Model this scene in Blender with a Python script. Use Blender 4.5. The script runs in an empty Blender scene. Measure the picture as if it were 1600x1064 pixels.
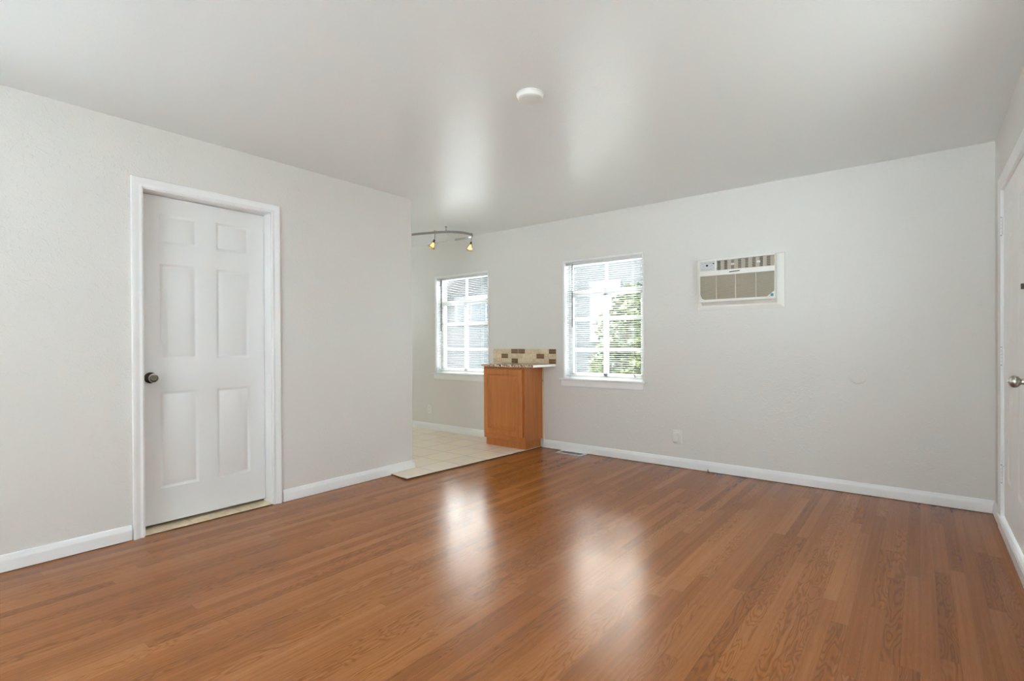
import bpy, bmesh, math, random
from mathutils import Vector, Matrix
random.seed(7)
S = bpy.context.scene
COL = S.collection
PI = math.pi

# ---------------------------------------------------------------- camera
H = 2.44                       # ceiling height
XL, YB, XR = -3.597, 4.599, 0.387   # left wall, back wall, right wall faces
YR = -3.60                     # rear wall face (behind the camera)
CAM_H = 1.1323
yaw, pit, roll, f_px, cy = 0.6711, -0.0041, -0.0049, 802.63, 8.31
F = Vector((-math.sin(yaw)*math.cos(pit), math.cos(yaw)*math.cos(pit), math.sin(pit)))
R0 = Vector((math.cos(yaw), math.sin(yaw), 0)); U0 = R0.cross(F)
R = R0*math.cos(roll)+U0*math.sin(roll); U = -R0*math.sin(roll)+U0*math.cos(roll)
cd = bpy.data.cameras.new('camera'); cam = bpy.data.objects.new('camera', cd); COL.objects.link(cam)
M = Matrix(((R.x, U.x, -F.x, 0), (R.y, U.y, -F.y, 0), (R.z, U.z, -F.z, CAM_H), (0, 0, 0, 1)))
cam.matrix_world = M
cd.sensor_width = 36; cd.lens = 36*f_px/1600; cd.shift_y = cy/1600; cd.clip_start = 0.02
S.camera = cam

# ---------------------------------------------------------------- colour management, light
S.view_settings.view_transform = 'Standard'; S.view_settings.look = 'None'
S.view_settings.gamma = 1; S.view_settings.use_curve_mapping = False
S.view_settings.exposure = 0.22
S.cycles.max_bounces = 14; S.cycles.diffuse_bounces = 10; S.cycles.glossy_bounces = 5
S.cycles.transparent_max_bounces = 24; S.cycles.caustics_reflective = False; S.cycles.caustics_refractive = False
SKY_BASE, SKY_GLOW = 7.7, 78.0     # sky, and an added glow behind the windows for the floor sheen
SUN = 45.0
TW_ = .125
w = bpy.data.worlds.new('sky'); S.world = w; w.use_nodes = True
nt = w.node_tree; nt.nodes.clear()
def wn(t, **k):
    n = nt.nodes.new(t)
    for a, b in k.items(): setattr(n, a, b)
    return n
tc = wn('ShaderNodeTexCoord'); sp = wn('ShaderNodeSeparateXYZ'); nt.links.new(tc.outputs['Generated'], sp.inputs[0])
rp = wn('ShaderNodeValToRGB'); nt.links.new(sp.outputs['Z'], rp.inputs[0])
rp.color_ramp.elements[0].color = (.84, .93, 1, 1); rp.color_ramp.elements[0].position = 0.0
rp.color_ramp.elements[1].color = (.70, .85, 1, 1); rp.color_ramp.elements[1].position = 0.8
dt = wn('ShaderNodeVectorMath', operation='DOT_PRODUCT'); nt.links.new(tc.outputs['Generated'], dt.inputs[0]); dt.inputs[1].default_value = Vector((-.29, .80, .53)).normalized()
mx = wn('ShaderNodeMath', operation='MAXIMUM'); nt.links.new(dt.outputs['Value'], mx.inputs[0]); mx.inputs[1].default_value = 0
pw_ = wn('ShaderNodeMath', operation='POWER'); nt.links.new(mx.outputs[0], pw_.inputs[0]); pw_.inputs[1].default_value = 5
ml = wn('ShaderNodeMath', operation='MULTIPLY_ADD'); nt.links.new(pw_.outputs[0], ml.inputs[0]); ml.inputs[1].default_value = SKY_GLOW; ml.inputs[2].default_value = SKY_BASE
gm = wn('ShaderNodeMix', data_type='RGBA'); nt.links.new(pw_.outputs[0], gm.inputs['Factor']); nt.links.new(rp.outputs[0], gm.inputs['A']); gm.inputs['B'].default_value = (1, .92, .80, 1)
bg = wn('ShaderNodeBackground'); nt.links.new(gm.outputs['Result'], bg.inputs[0]); nt.links.new(ml.outputs[0], bg.inputs[1])
ow = wn('ShaderNodeOutputWorld'); nt.links.new(bg.outputs[0], ow.inputs[0])
sl_ = bpy.data.lights.new('sun', 'SUN'); sl_.energy = SUN; sl_.angle = .02; sl_.color = (.86, .94, 1)
so_ = bpy.data.objects.new('sun', sl_); COL.objects.link(so_); so_.location = (0, 20, 20)
so_.rotation_euler = Vector((.12, .44, -.88)).to_track_quat('-Z', 'Y').to_euler()
def portal(name, loc, sx, sy, direction):
    l = bpy.data.lights.new(name, 'AREA'); l.shape = 'RECTANGLE'; l.size = sx; l.size_y = sy
    l.cycles.is_portal = True
    o = bpy.data.objects.new(name, l); COL.objects.link(o); o.location = loc
    o.rotation_euler = Vector(direction).to_track_quat('-Z', 'Z').to_euler()
portal('sky_portal', (-2.503, YB+.19, 1.377), .90, 1.24, (0, -1, 0))
portal('sky_portal', (-4.458, YB+.19, 1.377), .92, 1.24, (0, -1, 0))
portal('sky_portal', (-.545, YR-.19, 1.18), 1.83, 2.26, (0, 1, 0))
portal('sky_portal', (-7.39, 3.4, 1.55), 1.02, 1.12, (1, 0, 0))
portal('sky_portal', (XR+.18, 2.375, 1.48), 1.27, 1.22, (-1, 0, 0))
portal('sky_portal', (XL-TW_-.02, -.80, 1.50), 1.22, 1.12, (1, 0, 0))

# ---------------------------------------------------------------- materials
def mat(name, color, rough=.5, metal=0, spec=.5, bump=None, coat=0, emit=None):
    m = bpy.data.materials.new(name); m.use_nodes = True
    n = m.node_tree.nodes; l = m.node_tree.links; b = n['Principled BSDF']
    b.inputs['Base Color'].default_value = (*color, 1); b.inputs['Roughness'].default_value = rough
    b.inputs['Metallic'].default_value = metal; b.inputs['Specular IOR Level'].default_value = spec
    b.inputs['Coat Weight'].default_value = coat
    if emit: b.inputs['Emission Color'].default_value = (*emit[0], 1); b.inputs['Emission Strength'].default_value = emit[1]
    if bump:
        scale, strength, dist, detail = bump
        t = n.new('ShaderNodeTexCoord'); nz = n.new('ShaderNodeTexNoise'); bp = n.new('ShaderNodeBump')
        nz.inputs['Scale'].default_value = scale; nz.inputs['Detail'].default_value = detail
        l.new(t.outputs['Object'], nz.inputs['Vector']); l.new(nz.outputs['Fac'], bp.inputs['Height'])
        bp.inputs['Strength'].default_value = strength; bp.inputs['Distance'].default_value = dist
        l.new(bp.outputs['Normal'], b.inputs['Normal'])
    return m

def plaster(name, color, rough, scale, strength, spec=.5):
    """painted hand-textured plaster: fine orange peel and sparse knock-down flecks"""
    m = mat(name, color, rough, spec=spec)
    n = m.node_tree.nodes; l = m.node_tree.links; b = n['Principled BSDF']
    t = n.new('ShaderNodeTexCoord')
    a = n.new('ShaderNodeTexNoise'); a.inputs['Scale'].default_value = scale; a.inputs['Detail'].default_value = 3
    c = n.new('ShaderNodeTexNoise'); c.inputs['Scale'].default_value = scale*.28; c.inputs['Detail'].default_value = 2; c.inputs['Distortion'].default_value = .6
    rr = n.new('ShaderNodeValToRGB'); rr.color_ramp.elements[0].position = .56; rr.color_ramp.elements[1].position = .64
    d = n.new('ShaderNodeTexNoise'); d.inputs['Scale'].default_value = 1.1; d.inputs['Detail'].default_value = 1
    for q in (a, c, d): l.new(t.outputs['Object'], q.inputs['Vector'])
    l.new(c.outputs['Fac'], rr.inputs[0])
    s1 = n.new('ShaderNodeMath'); s1.operation = 'MULTIPLY_ADD'; l.new(rr.outputs[0], s1.inputs[0]); s1.inputs[1].default_value = .55
    l.new(a.outputs['Fac'], s1.inputs[2])
    s2 = n.new('ShaderNodeMath'); s2.operation = 'MULTIPLY_ADD'; l.new(d.outputs['Fac'], s2.inputs[0]); s2.inputs[1].default_value = 9.0; l.new(s1.outputs[0], s2.inputs[2])
    bp = n.new('ShaderNodeBump'); bp.inputs['Strength'].default_value = strength; bp.inputs['Distance'].default_value = .0012
    l.new(s2.outputs[0], bp.inputs['Height']); l.new(bp.outputs[0], b.inputs['Normal'])
    return m

M_WALL = plaster('wall_paint', (.71, .69, .66), .50, 130, .8)
M_CEIL = plaster('ceiling_paint', (.81, .84, .845), .30, 110, .30, spec=.75)
M_TRIM = mat('trim_white', (.84, .84, .84), .32)
M_DOOR = mat('door_white', (.76, .76, .755), .38)
M_SLAT = mat('blind_white', (.66, .66, .65), .4)
M_BRONZE = mat('aged_bronze', (.09, .075, .05), .25, 1)
M_NICKEL = mat('satin_nickel', (.52, .49, .45), .28, 1)
M_STEEL = mat('brushed_steel', (.42, .41, .40), .33, 1)
M_DARK = mat('dark_gap', (.02, .018, .015), .6)
M_PLASTIC = mat('white_plastic', (.78, .775, .75), .35)
M_ACFACE = mat('ac_white_plastic', (.80, .785, .74), .38)
M_ACGREY = mat('ac_pale_grey', (.60, .61, .62), .4)
M_ACTAUPE = mat('ac_taupe_grille', (.52, .465, .375), .5)
M_ACDEEP = mat('ac_dark_inside', (.20, .18, .145), .6)
M_BRASS = mat('brass', (.65, .45, .18), .25, 1)

def wood_floor():
    m = bpy.data.materials.new('oak_strip_floor'); m.use_nodes = True
    n = m.node_tree.nodes; l = m.node_tree.links; b = n['Principled BSDF']
    def N(t, **k):
        x = n.new(t)
        for a, v in k.items(): setattr(x, a, v)
        return x
    def mth(op, a, b_=None, c=None):
        x = N('ShaderNodeMath', operation=op)
        for i, v in enumerate((a, b_, c)):
            if v is None: continue
            if isinstance(v, (int, float)): x.inputs[i].default_value = v
            else: l.new(v, x.inputs[i])
        return x.outputs[0]
    t = N('ShaderNodeTexCoord'); s = N('ShaderNodeSeparateXYZ'); l.new(t.outputs['Object'], s.inputs[0])
    u = mth('DIVIDE', s.outputs['X'], .0565); row = mth('FLOOR', u); fu = mth('FRACT', u)
    w1 = N('ShaderNodeTexWhiteNoise', noise_dimensions='1D'); l.new(row, w1.inputs['W'])
    ln = mth('MULTIPLY_ADD', w1.outputs['Value'], .9, .75)                 # board length of this row
    v = mth('DIVIDE', mth('MULTIPLY_ADD', w1.outputs['Value'], 13.7, s.outputs['Y']), ln)
    seg = mth('FLOOR', v); fv = mth('FRACT', v)
    cb = N('ShaderNodeCombineXYZ'); l.new(row, cb.inputs[0]); l.new(seg, cb.inputs[1])
    w2 = N('ShaderNodeTexWhiteNoise', noise_dimensions='2D'); l.new(cb.outputs[0], w2.inputs['Vector'])
    wc = N('ShaderNodeSeparateColor'); l.new(w2.outputs['Color'], wc.inputs[0])
    # board-local coordinates, each board its own piece of timber
    gx = mth('MULTIPLY_ADD', wc.outputs[0], 31.0, s.outputs['X']); gy = mth('MULTIPLY_ADD', wc.outputs[1], 57.0, s.outputs['Y'])
    def vec(sx, sy):
        c = N('ShaderNodeCombineXYZ'); l.new(mth('MULTIPLY', gx, sx), c.inputs[0]); l.new(mth('MULTIPLY', gy, sy), c.inputs[1]); return c.outputs[0]
    # cathedral figure: contour lines of a stretched noise
    n1 = N('ShaderNodeTexNoise'); n1.inputs['Scale'].default_value = 1; n1.inputs['Detail'].default_value = 2.0; n1.inputs['Roughness'].default_value = .45
    l.new(vec(15, 2.3), n1.inputs['Vector'])
    rings = mth('SINE', mth('MULTIPLY', n1.outputs['Fac'], mth('MULTIPLY_ADD', wc.outputs[2], 70.0, 60.0)))
    ring = mth('POWER', mth('MULTIPLY_ADD', rings, .5, .5), 3.0)
    n2 = N('ShaderNodeTexNoise'); n2.inputs['Scale'].default_value = 1; n2.inputs['Detail'].default_value = 4; n2.inputs['Roughness'].default_value = .65
    l.new(vec(420, 9), n2.inputs['Vector'])                                # pores
    n3 = N('ShaderNodeTexNoise'); n3.inputs['Scale'].default_value = 1; n3.inputs['Detail'].default_value = 3
    l.new(vec(75, .8), n3.inputs['Vector'])                               # broad streaks
    big = N('ShaderNodeTexNoise'); big.inputs['Scale'].default_value = .9; big.inputs['Detail'].default_value = 2; l.new(t.outputs['Object'], big.inputs['Vector'])
    k = mth('MULTIPLY_ADD', wc.outputs[0], .30, -.02)
    k = mth('MULTIPLY_ADD', n3.outputs['Fac'], .46, k)
    fig = mth('MULTIPLY', ring, mth('MULTIPLY_ADD', mth('GREATER_THAN', wc.outputs[1], .58), .19, .05))
    k = mth('SUBTRACT', k, fig)
    k = mth('MULTIPLY_ADD', n2.outputs['Fac'], .34, k)
    k = mth('MULTIPLY_ADD', big.outputs['Fac'], .22, k)
    rp = N('ShaderNodeValToRGB'); l.new(k, rp.inputs[0]); e = rp.color_ramp.elements
    e[0].position = .06; e[0].color = FLOOR_COLS[0]
    e[1].position = .95; e[1].color = FLOOR_COLS[2]
    x = e.new(.52); x.color = FLOOR_COLS[1]
    # joints
    ed = mth('MINIMUM', fu, mth('SUBTRACT', 1, fu)); ju = mth('LESS_THAN', ed, .010)
    ee = mth('MULTIPLY', mth('MINIMUM', fv, mth('SUBTRACT', 1, fv)), ln); jv = mth('LESS_THAN', ee, .0008)
    j = mth('MAXIMUM', ju, jv)
    mix = N('ShaderNodeMix', data_type='RGBA'); l.new(mth('MULTIPLY', j, .45), mix.inputs['Factor']); l.new(rp.outputs[0], mix.inputs['A']); mix.inputs['B'].default_value = (.10, .045, .02, 1)
    l.new(mix.outputs['Result'], b.inputs['Base Color'])
    rn = mth('MULTIPLY_ADD', n2.outputs['Fac'], .10, FLOOR_ROUGH-.05); l.new(rn, b.inputs['Roughness'])
    b.inputs['Specular IOR Level'].default_value = FLOOR_SPEC; pass
    # slight cupping of every board plus pores
    cup = mth('MULTIPLY', mth('MULTIPLY', fu, mth('SUBTRACT', 1, fu)), 1.2)
    hgt = mth('ADD', mth('MULTIPLY_ADD', n2.outputs['Fac'], .25, cup), mth('MULTIPLY_ADD', j, -.6, mth('MULTIPLY', big.outputs['Fac'], .6)))
    bp = N('ShaderNodeBump'); bp.inputs['Strength'].default_value = .12; bp.inputs['Distance'].default_value = .0004
    l.new(hgt, bp.inputs['Height']); l.new(bp.outputs[0], b.inputs['Normal'])
    return m
FLOOR_COLS = ((.125, .038, .008, 1), (.265, .085, .017, 1), (.42, .168, .048, 1))
FLOOR_ROUGH, FLOOR_SPEC = .235, .27
M_FLOOR = wood_floor()

def tile_floor():
    m = bpy.data.materials.new('beige_floor_tile'); m.use_nodes = True
    n = m.node_tree.nodes; l = m.node_tree.links; b = n['Principled BSDF']
    t = n.new('ShaderNodeTexCoord'); mp = n.new('ShaderNodeMapping'); l.new(t.outputs['Object'], mp.inputs[0])
    mp.inputs['Location'].default_value = (3.563+.31*4, -3.42+.31*8, 0)
    br = n.new('ShaderNodeTexBrick'); l.new(mp.outputs[0], br.inputs['Vector'])
    br.offset = 0; br.inputs['Scale'].default_value = 1; br.inputs['Brick Width'].default_value = .31; br.inputs['Row Height'].default_value = .31
    br.inputs['Mortar Size'].default_value = .0035; br.inputs['Mortar Smooth'].default_value = .1; br.inputs['Bias'].default_value = 0
    br.inputs['Color1'].default_value = (.82, .70, .56, 1); br.inputs['Color2'].default_value = (.87, .75, .61, 1); br.inputs['Mortar'].default_value = (.48, .37, .26, 1)
    nz = n.new('ShaderNodeTexNoise'); nz.inputs['Scale'].default_value = 14; nz.inputs['Detail'].default_value = 5; l.new(t.outputs['Object'], nz.inputs['Vector'])
    mx = n.new('ShaderNodeMix'); mx.data_type = 'RGBA'; mx.blend_type = 'SOFT_LIGHT'; mx.inputs['Factor'].default_value = .45
    l.new(br.outputs['Color'], mx.inputs['A']); l.new(nz.outputs['Color'], mx.inputs['B'])
    l.new(mx.outputs['Result'], b.inputs['Base Color']); b.inputs['Roughness'].default_value = .33
    bp = n.new('ShaderNodeBump'); bp.invert = True; bp.inputs['Strength'].default_value = .3; bp.inputs['Distance'].default_value = .002
    l.new(br.outputs['Fac'], bp.inputs['Height']); l.new(bp.outputs[0], b.inputs['Normal'])
    return m
M_TILE = tile_floor()

def cab_wood():
    m = mat('honey_maple', (.40, .17, .06), .33)
    n = m.node_tree.nodes; l = m.node_tree.links; b = n['Principled BSDF']
    t = n.new('ShaderNodeTexCoord'); mp = n.new('ShaderNodeMapping'); mp.inputs['Scale'].default_value = (30, 30, 2.5); l.new(t.outputs['Object'], mp.inputs[0])
    nz = n.new('ShaderNodeTexNoise'); nz.inputs['Scale'].default_value = 1; nz.inputs['Detail'].default_value = 5; nz.inputs['Distortion'].default_value = .6; l.new(mp.outputs[0], nz.inputs[0])
    rp = n.new('ShaderNodeValToRGB'); l.new(nz.outputs['Fac'], rp.inputs[0]); e = rp.color_ramp.elements
    e[0].position = .25; e[0].color = (.38, .118, .022, 1); e[1].position = .8; e[1].color = (.52, .185, .042, 1)
    l.new(rp.outputs[0], b.inputs['Base Color'])
    return m
M_CAB = cab_wood()

def granite():
    m = mat('speckled_granite', (.4, .3, .2), .2)
    n = m.node_tree.nodes; l = m.node_tree.links; b = n['Principled BSDF']
    t = n.new('ShaderNodeTexCoord'); v = n.new('ShaderNodeTexVoronoi'); v.inputs['Scale'].default_value = 110; l.new(t.outputs['Object'], v.inputs['Vector'])
    sc = n.new('ShaderNodeSeparateColor'); l.new(v.outputs['Color'], sc.inputs[0])
    rp = n.new('ShaderNodeValToRGB'); rp.color_ramp.interpolation = 'CONSTANT'; l.new(sc.outputs[0], rp.inputs[0]); e = rp.color_ramp.elements
    e[0].color = (.09, .05, .035, 1); e[1].position = .2; e[1].color = (.60, .47, .32, 1)
    for p_, c in ((.48, (.36, .17, .10, 1)), (.64, (.78, .68, .53, 1)), (.88, (.20, .12, .08, 1))): e.new(p_).color = c
    l.new(rp.outputs[0], b.inputs['Base Color'])
    return m
M_GRAN = granite()
def speck(name, c1, c2, scale, rough=.5):
    m = mat(name, c1, rough); n = m.node_tree.nodes; l = m.node_tree.links
    t = n.new('ShaderNodeTexCoord'); z = n.new('ShaderNodeTexNoise'); z.inputs['Scale'].default_value = scale; z.inputs['Detail'].default_value = 4; l.new(t.outputs['Object'], z.inputs[0])
    r_ = n.new('ShaderNodeValToRGB'); r_.color_ramp.elements[0].position = .35; r_.color_ramp.elements[0].color = (*c1, 1); r_.color_ramp.elements[1].position = .65; r_.color_ramp.elements[1].color = (*c2, 1)
    l.new(z.outputs['Fac'], r_.inputs[0]); l.new(r_.outputs[0], n['Principled BSDF'].inputs['Base Color']); return m
M_BEIGE = speck('beige_stone_tile', (.56, .43, .29), (.70, .56, .39), 40)
M_BEIGE2 = speck('pale_stone_tile', (.66, .52, .35), (.76, .63, .45), 40)
M_BROWN = speck('brown_glass_mosaic', (.13, .06, .025), (.30, .16, .075), 160, .25)
M_GROUT = mat('sand_grout', (.58, .50, .38), .8)
def glass_mat():
    m = bpy.data.materials.new('window_glass'); m.use_nodes = True; n = m.node_tree.nodes; l = m.node_tree.links; n.clear()
    tr = n.new('ShaderNodeBsdfTransparent'); tr.inputs[0].default_value = (.95, .97, .96, 1); gl = n.new('ShaderNodeBsdfGlossy'); gl.inputs['Roughness'].default_value = .01
    lw = n.new('ShaderNodeLayerWeight'); pw = n.new('ShaderNodeMath'); pw.operation = 'POWER'; l.new(lw.outputs['Facing'], pw.inputs[0]); pw.inputs[1].default_value = 5; fr = n.new('ShaderNodeMath'); fr.operation = 'MULTIPLY_ADD'; l.new(pw.outputs[0], fr.inputs[0]); fr.inputs[1].default_value = .9; fr.inputs[2].default_value = .035; mx = n.new('ShaderNodeMixShader'); o = n.new('ShaderNodeOutputMaterial')
    l.new(fr.outputs[0], mx.inputs[0]); l.new(tr.outputs[0], mx.inputs[1]); l.new(gl.outputs[0], mx.inputs[2]); l.new(mx.outputs[0], o.inputs[0]); return m
M_GLASS = glass_mat()
M_SHADE = mat('amber_glass_shade', (.55, .42, .22), .15, 0)
M_SHADE.node_tree.nodes['Principled BSDF'].inputs['Transmission Weight'].default_value = .6
M_BULB = mat('warm_halogen', (1, .9, .7), .4, emit=((1, .82, .52), 9.0))
def siding():
    m = mat('grey_lap_siding', (.011, .0117, .013), .7); n = m.node_tree.nodes; l = m.node_tree.links
    t = n.new('ShaderNodeTexCoord'); s = n.new('ShaderNodeSeparateXYZ'); l.new(t.outputs['Object'], s.inputs[0])
    d = n.new('ShaderNodeMath'); d.operation = 'DIVIDE'; d.inputs[1].default_value = .15; l.new(s.outputs['Z'], d.inputs[0])
    fr = n.new('ShaderNodeMath'); fr.operation = 'FRACT'; l.new(d.outputs[0], fr.inputs[0])
    bp = n.new('ShaderNodeBump'); bp.inputs['Distance'].default_value = .02; bp.invert = True; l.new(fr.outputs[0], bp.inputs['Height']); l.new(bp.outputs[0], n['Principled BSDF'].inputs['Normal']); return m
M_SIDE = siding()
M_ROOF = mat('dark_shingle', (.03, .03, .033), .9, bump=(40, .6, .01, 3))
M_HTRIM = mat('house_trim', (.07, .073, .08), .6)
M_HGLASS = mat('far_window_glass', (.02, .025, .03), .1)
M_BOUNCE = mat('ground_bounce_pale', (.77, .79, .80), .9, bump=(60, .8, .02, 4))  # pale tone set to reflect sun up to the ceiling
M_LEAF = speck('leaf', (.022, .034, .007), (.065, .08, .016), 3, .6)
M_BARK = mat('bark', (.12, .09, .065), .9, bump=(30, .7, .01, 4))

# ---------------------------------------------------------------- mesh helpers
class MB:
    def __init__(s): s.bm = bmesh.new(); s.mi = 0
    def face(s, pts):
        f_ = s.bm.faces.new([s.bm.verts.new(p) for p in pts]); f_.material_index = s.mi; return f_
    def box(s, x0, x1, y0, y1, z0, z1):
        x0, x1 = sorted((x0, x1)); y0, y1 = sorted((y0, y1)); z0, z1 = sorted((z0, z1))
        v = [s.bm.verts.new((x, y, z)) for x in (x0, x1) for y in (y0, y1) for z in (z0, z1)]
        for q in ((0, 1, 3, 2), (4, 6, 7, 5), (0, 4, 5, 1), (2, 3, 7, 6), (0, 2, 6, 4), (1, 5, 7, 3)):
            s.bm.faces.new([v[i] for i in q]).material_index = s.mi
        return s
    def prism(s, pts, d):
        """closed polygon pts (3D) extruded by vector d"""
        d = Vector(d); a = [s.bm.verts.new(p) for p in pts]; b = [s.bm.verts.new(Vector(p)+d) for p in pts]
        s.bm.faces.new(a).material_index = s.mi; s.bm.faces.new(b[::-1]).material_index = s.mi
        for i in range(len(a)):
            j = (i+1) % len(a); s.bm.faces.new((a[i], b[i], b[j], a[j])).material_index = s.mi
        return s
    def tube(s, pts, r, n=10, cap=True):
        pts = [Vector(p) for p in pts]; rings = []
        up = None
        for i, p in enumerate(pts):
            t = (pts[min(i+1, len(pts)-1)]-pts[max(i-1, 0)]).normalized()
            if up is None: up = Vector((0, 0, 1)) if abs(t.z) < .9 else Vector((1, 0, 0))
            a = t.cross(up).normalized(); b = a.cross(t).normalized(); up = b
            rr = r[i] if isinstance(r, (list, tuple)) else r
            rings.append([s.bm.verts.new(p+a*rr*math.cos(k*2*PI/n)+b*rr*math.sin(k*2*PI/n)) for k in range(n)])
        for A, B in zip(rings, rings[1:]):
            for k in range(n): s.bm.faces.new((A[k], A[(k+1) % n], B[(k+1) % n], B[k])).material_index = s.mi
        if cap: s.bm.faces.new(rings[0][::-1]).material_index = s.mi; s.bm.faces.new(rings[-1]).material_index = s.mi
        return s
    def lathe(s, prof, origin, axis, n=24):
        """profile [(radius, along)] revolved about axis through origin"""
        o = Vector(origin); ax = Vector(axis).normalized(); up = Vector((0, 0, 1)) if abs(ax.z) < .9 else Vector((1, 0, 0))
        a = ax.cross(up).normalized(); b = ax.cross(a); rings = []
        for r_, h_ in prof:
            c = o+ax*h_
            rings.append([s.bm.verts.new(c)] if r_ < 1e-6 else [s.bm.verts.new(c+a*r_*math.cos(k*2*PI/n)+b*r_*math.sin(k*2*PI/n)) for k in range(n)])
        for A, B in zip(rings, rings[1:]):
            for k in range(n):
                k2 = (k+1) % n
                if len(A) == 1 and len(B) == 1: continue
                q = (A[0], B[k2], B[k]) if len(A) == 1 else (A[k], A[k2], B[0]) if len(B) == 1 else (A[k], A[k2], B[k2], B[k])
                s.bm.faces.new(q).material_index = s.mi
        return s
    def build(s, name, mats, parent=None, smooth=False, bevel=0, kind=None, label=None):
        bmesh.ops.remove_doubles(s.bm, verts=s.bm.verts, dist=1e-5) if False else None
        bmesh.ops.recalc_face_normals(s.bm, faces=s.bm.faces)
        me = bpy.data.meshes.new(name); s.bm.to_mesh(me); s.bm.free()
        for m_ in (mats if isinstance(mats, (list, tuple)) else [mats]): me.materials.append(m_)
        o = bpy.data.objects.new(name, me); COL.objects.link(o)
        if smooth:
            me.shade_smooth() if hasattr(me, 'shade_smooth') else None
            me.set_sharp_from_angle(angle=math.radians(38))
        if bevel:
            bv = o.modifiers.new('bevel', 'BEVEL'); bv.width = bevel; bv.segments = 2; bv.limit_method = 'ANGLE'; bv.angle_limit = math.radians(40)
        if parent is not None:
            o.parent = parent; o.matrix_parent_inverse = Matrix.Translation(-parent.location)
        if kind: o['kind'] = kind
        if label: o['label'] = label
        return o
def thing(name, loc, label, cat, group=None, kind=None):
    o = bpy.data.objects.new(name, None); COL.objects.link(o); o.location = loc; o.empty_display_size = .05
    if label: o['label'] = label
    if cat: o['category'] = cat
    if group: o['group'] = group
    if kind: o['kind'] = kind
    return o
def struct(o, label, cat):
    o['kind'] = 'structure'; o['label'] = label; o['category'] = cat; return o

def pierced(u0, u1, z0, z1, t0, t1, holes, place):
    """wall slab between thickness t0 and t1 with rectangular holes (ua,ub,za,zb); place(u,t,z) -> xyz"""
    mb = MB()
    us = sorted({u0, u1, *[h[0] for h in holes], *[h[1] for h in holes]}); zs = sorted({z0, z1, *[h[2] for h in holes], *[h[3] for h in holes]})
    us = [u for u in us if u0 <= u <= u1]; zs = [z for z in zs if z0 <= z <= z1]
    V = {}
    def vv(u, t, z):
        k = (round(u, 5), round(t, 5), round(z, 5))
        if k not in V: V[k] = mb.bm.verts.new(place(*k))
        return V[k]
    solid = lambda i, j: 0 <= i < len(us)-1 and 0 <= j < len(zs)-1 and not any(h[0] <= (us[i]+us[i+1])/2 <= h[1] and h[2] <= (zs[j]+zs[j+1])/2 <= h[3] for h in holes)
    for i in range(len(us)-1):
        for j in range(len(zs)-1):
            if not solid(i, j): continue
            a, b, c, d = us[i], us[i+1], zs[j], zs[j+1]
            for t in (t0, t1): mb.bm.faces.new([vv(a, t, c), vv(b, t, c), vv(b, t, d), vv(a, t, d)])
            for (ni, nj, p, q) in ((i-1, j, (a, c), (a, d)), (i+1, j, (b, c), (b, d)), (i, j-1, (a, c), (b, c)), (i, j+1, (a, d), (b, d))):
                if not solid(ni, nj): mb.bm.faces.new([vv(p[0], t0, p[1]), vv(q[0], t0, q[1]), vv(q[0], t1, q[1]), vv(p[0], t1, p[1])])
    return mb

# ---------------------------------------------------------------- room shell
XK, YK = -7.2, 1.95            # far side and rear of the dining area
WIN = [(-2.946, -2.060), (-4.910, -4.007)]; WZ0, WZ1 = .752, 1.985
struct(MB().box(XL, XR, YR+.02, -1.35, .0005, .012).build('floor_bounce', mat('pale_bounce', (.62, .63, .64), .9)), 'unseen pale sheet added behind the viewpoint to bounce light onto the ceiling', 'floor')  # added pale sheet behind the camera, bounces neutral light to the ceiling
fl = MB().box(-3.75, XR+.6, YR-.25, YB+.02, -.12, 0).build('floor', M_FLOOR); struct(fl, 'glossy reddish brown oak strip floor of the living room', 'floor')
# tile floor of the dining area, a little above the wood
tp = [(XK, YK, 0), (-3.72, YK, 0), (-3.72, 2.82, 0), (-3.565, 2.822, 0), (-3.352, 2.797, 0), (-3.243, 4.300, 0), (-3.243, YB+.02, 0), (XK, YB+.02, 0)]
tf = MB().prism([(x, y, .010) for x, y, _ in tp], (0, 0, .0055)).build('floor_tile', M_TILE); struct(tf, 'cream ceramic tile floor of the dining area beside the wood floor', 'floor')
ub = MB().prism([(x+.004*(-1 if x > -3.5 else 0), y+.004*(1 if y < 2.9 else 0), -.10) for x, y, _ in tp], (0, 0, .1100)).build('floor_tile_bed', speck('tile_bed', (.055, .022, .010), (.10, .045, .02), 60, .8)); struct(ub, 'dark raw bed showing under the edge of the cream tiles', 'floor')
ce = MB().box(XK-.2, XR+.6, YR-.3, YB+.3, H, H+.15).build('ceiling', M_CEIL); struct(ce, 'white textured ceiling with a soft sheen', 'ceiling')
wb = pierced(XK-.2, XR+.6, -.12, H+.02, YB, YB+.20, [(a, b, WZ0, WZ1) for a, b in WIN], lambda u, t, z: (u, t, z)).build('wall_back', M_WALL); struct(wb, 'pale grey back wall with two windows and an air conditioner', 'wall')
# left wall with the doorway; rounded end towards the dining area
RS = (1.75, 3.00, .88, 2.08)
LW = (-1.40, -.20, .95, 2.05)
DY0, DY1, DZ = 1.010, 1.806, 2.080; TW = .125; YE = 3.089
wl = pierced(YR-.2, YE-.03, -.12, H+.02, XL-TW, XL, [(DY0, DY1, -.13, DZ), LW], lambda u, t, z: (t, u, z))
arc = [(XL-.02+.02*math.cos(a), YE-.02+.02*math.sin(a)) for a in [i*PI/12 for i in range(7)]]
pf = [(XL-TW, YE-.03), (XL, YE-.03), *arc, (XL-TW+.02, YE), (XL-TW, YE-.02)]
wl.prism([(x, y, -.12) for x, y in pf], (0, 0, H+.14))
wl = wl.build('wall_left', M_WALL, smooth=True); struct(wl, 'pale grey left wall with a white door, ending at the dining area', 'wall')
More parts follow.
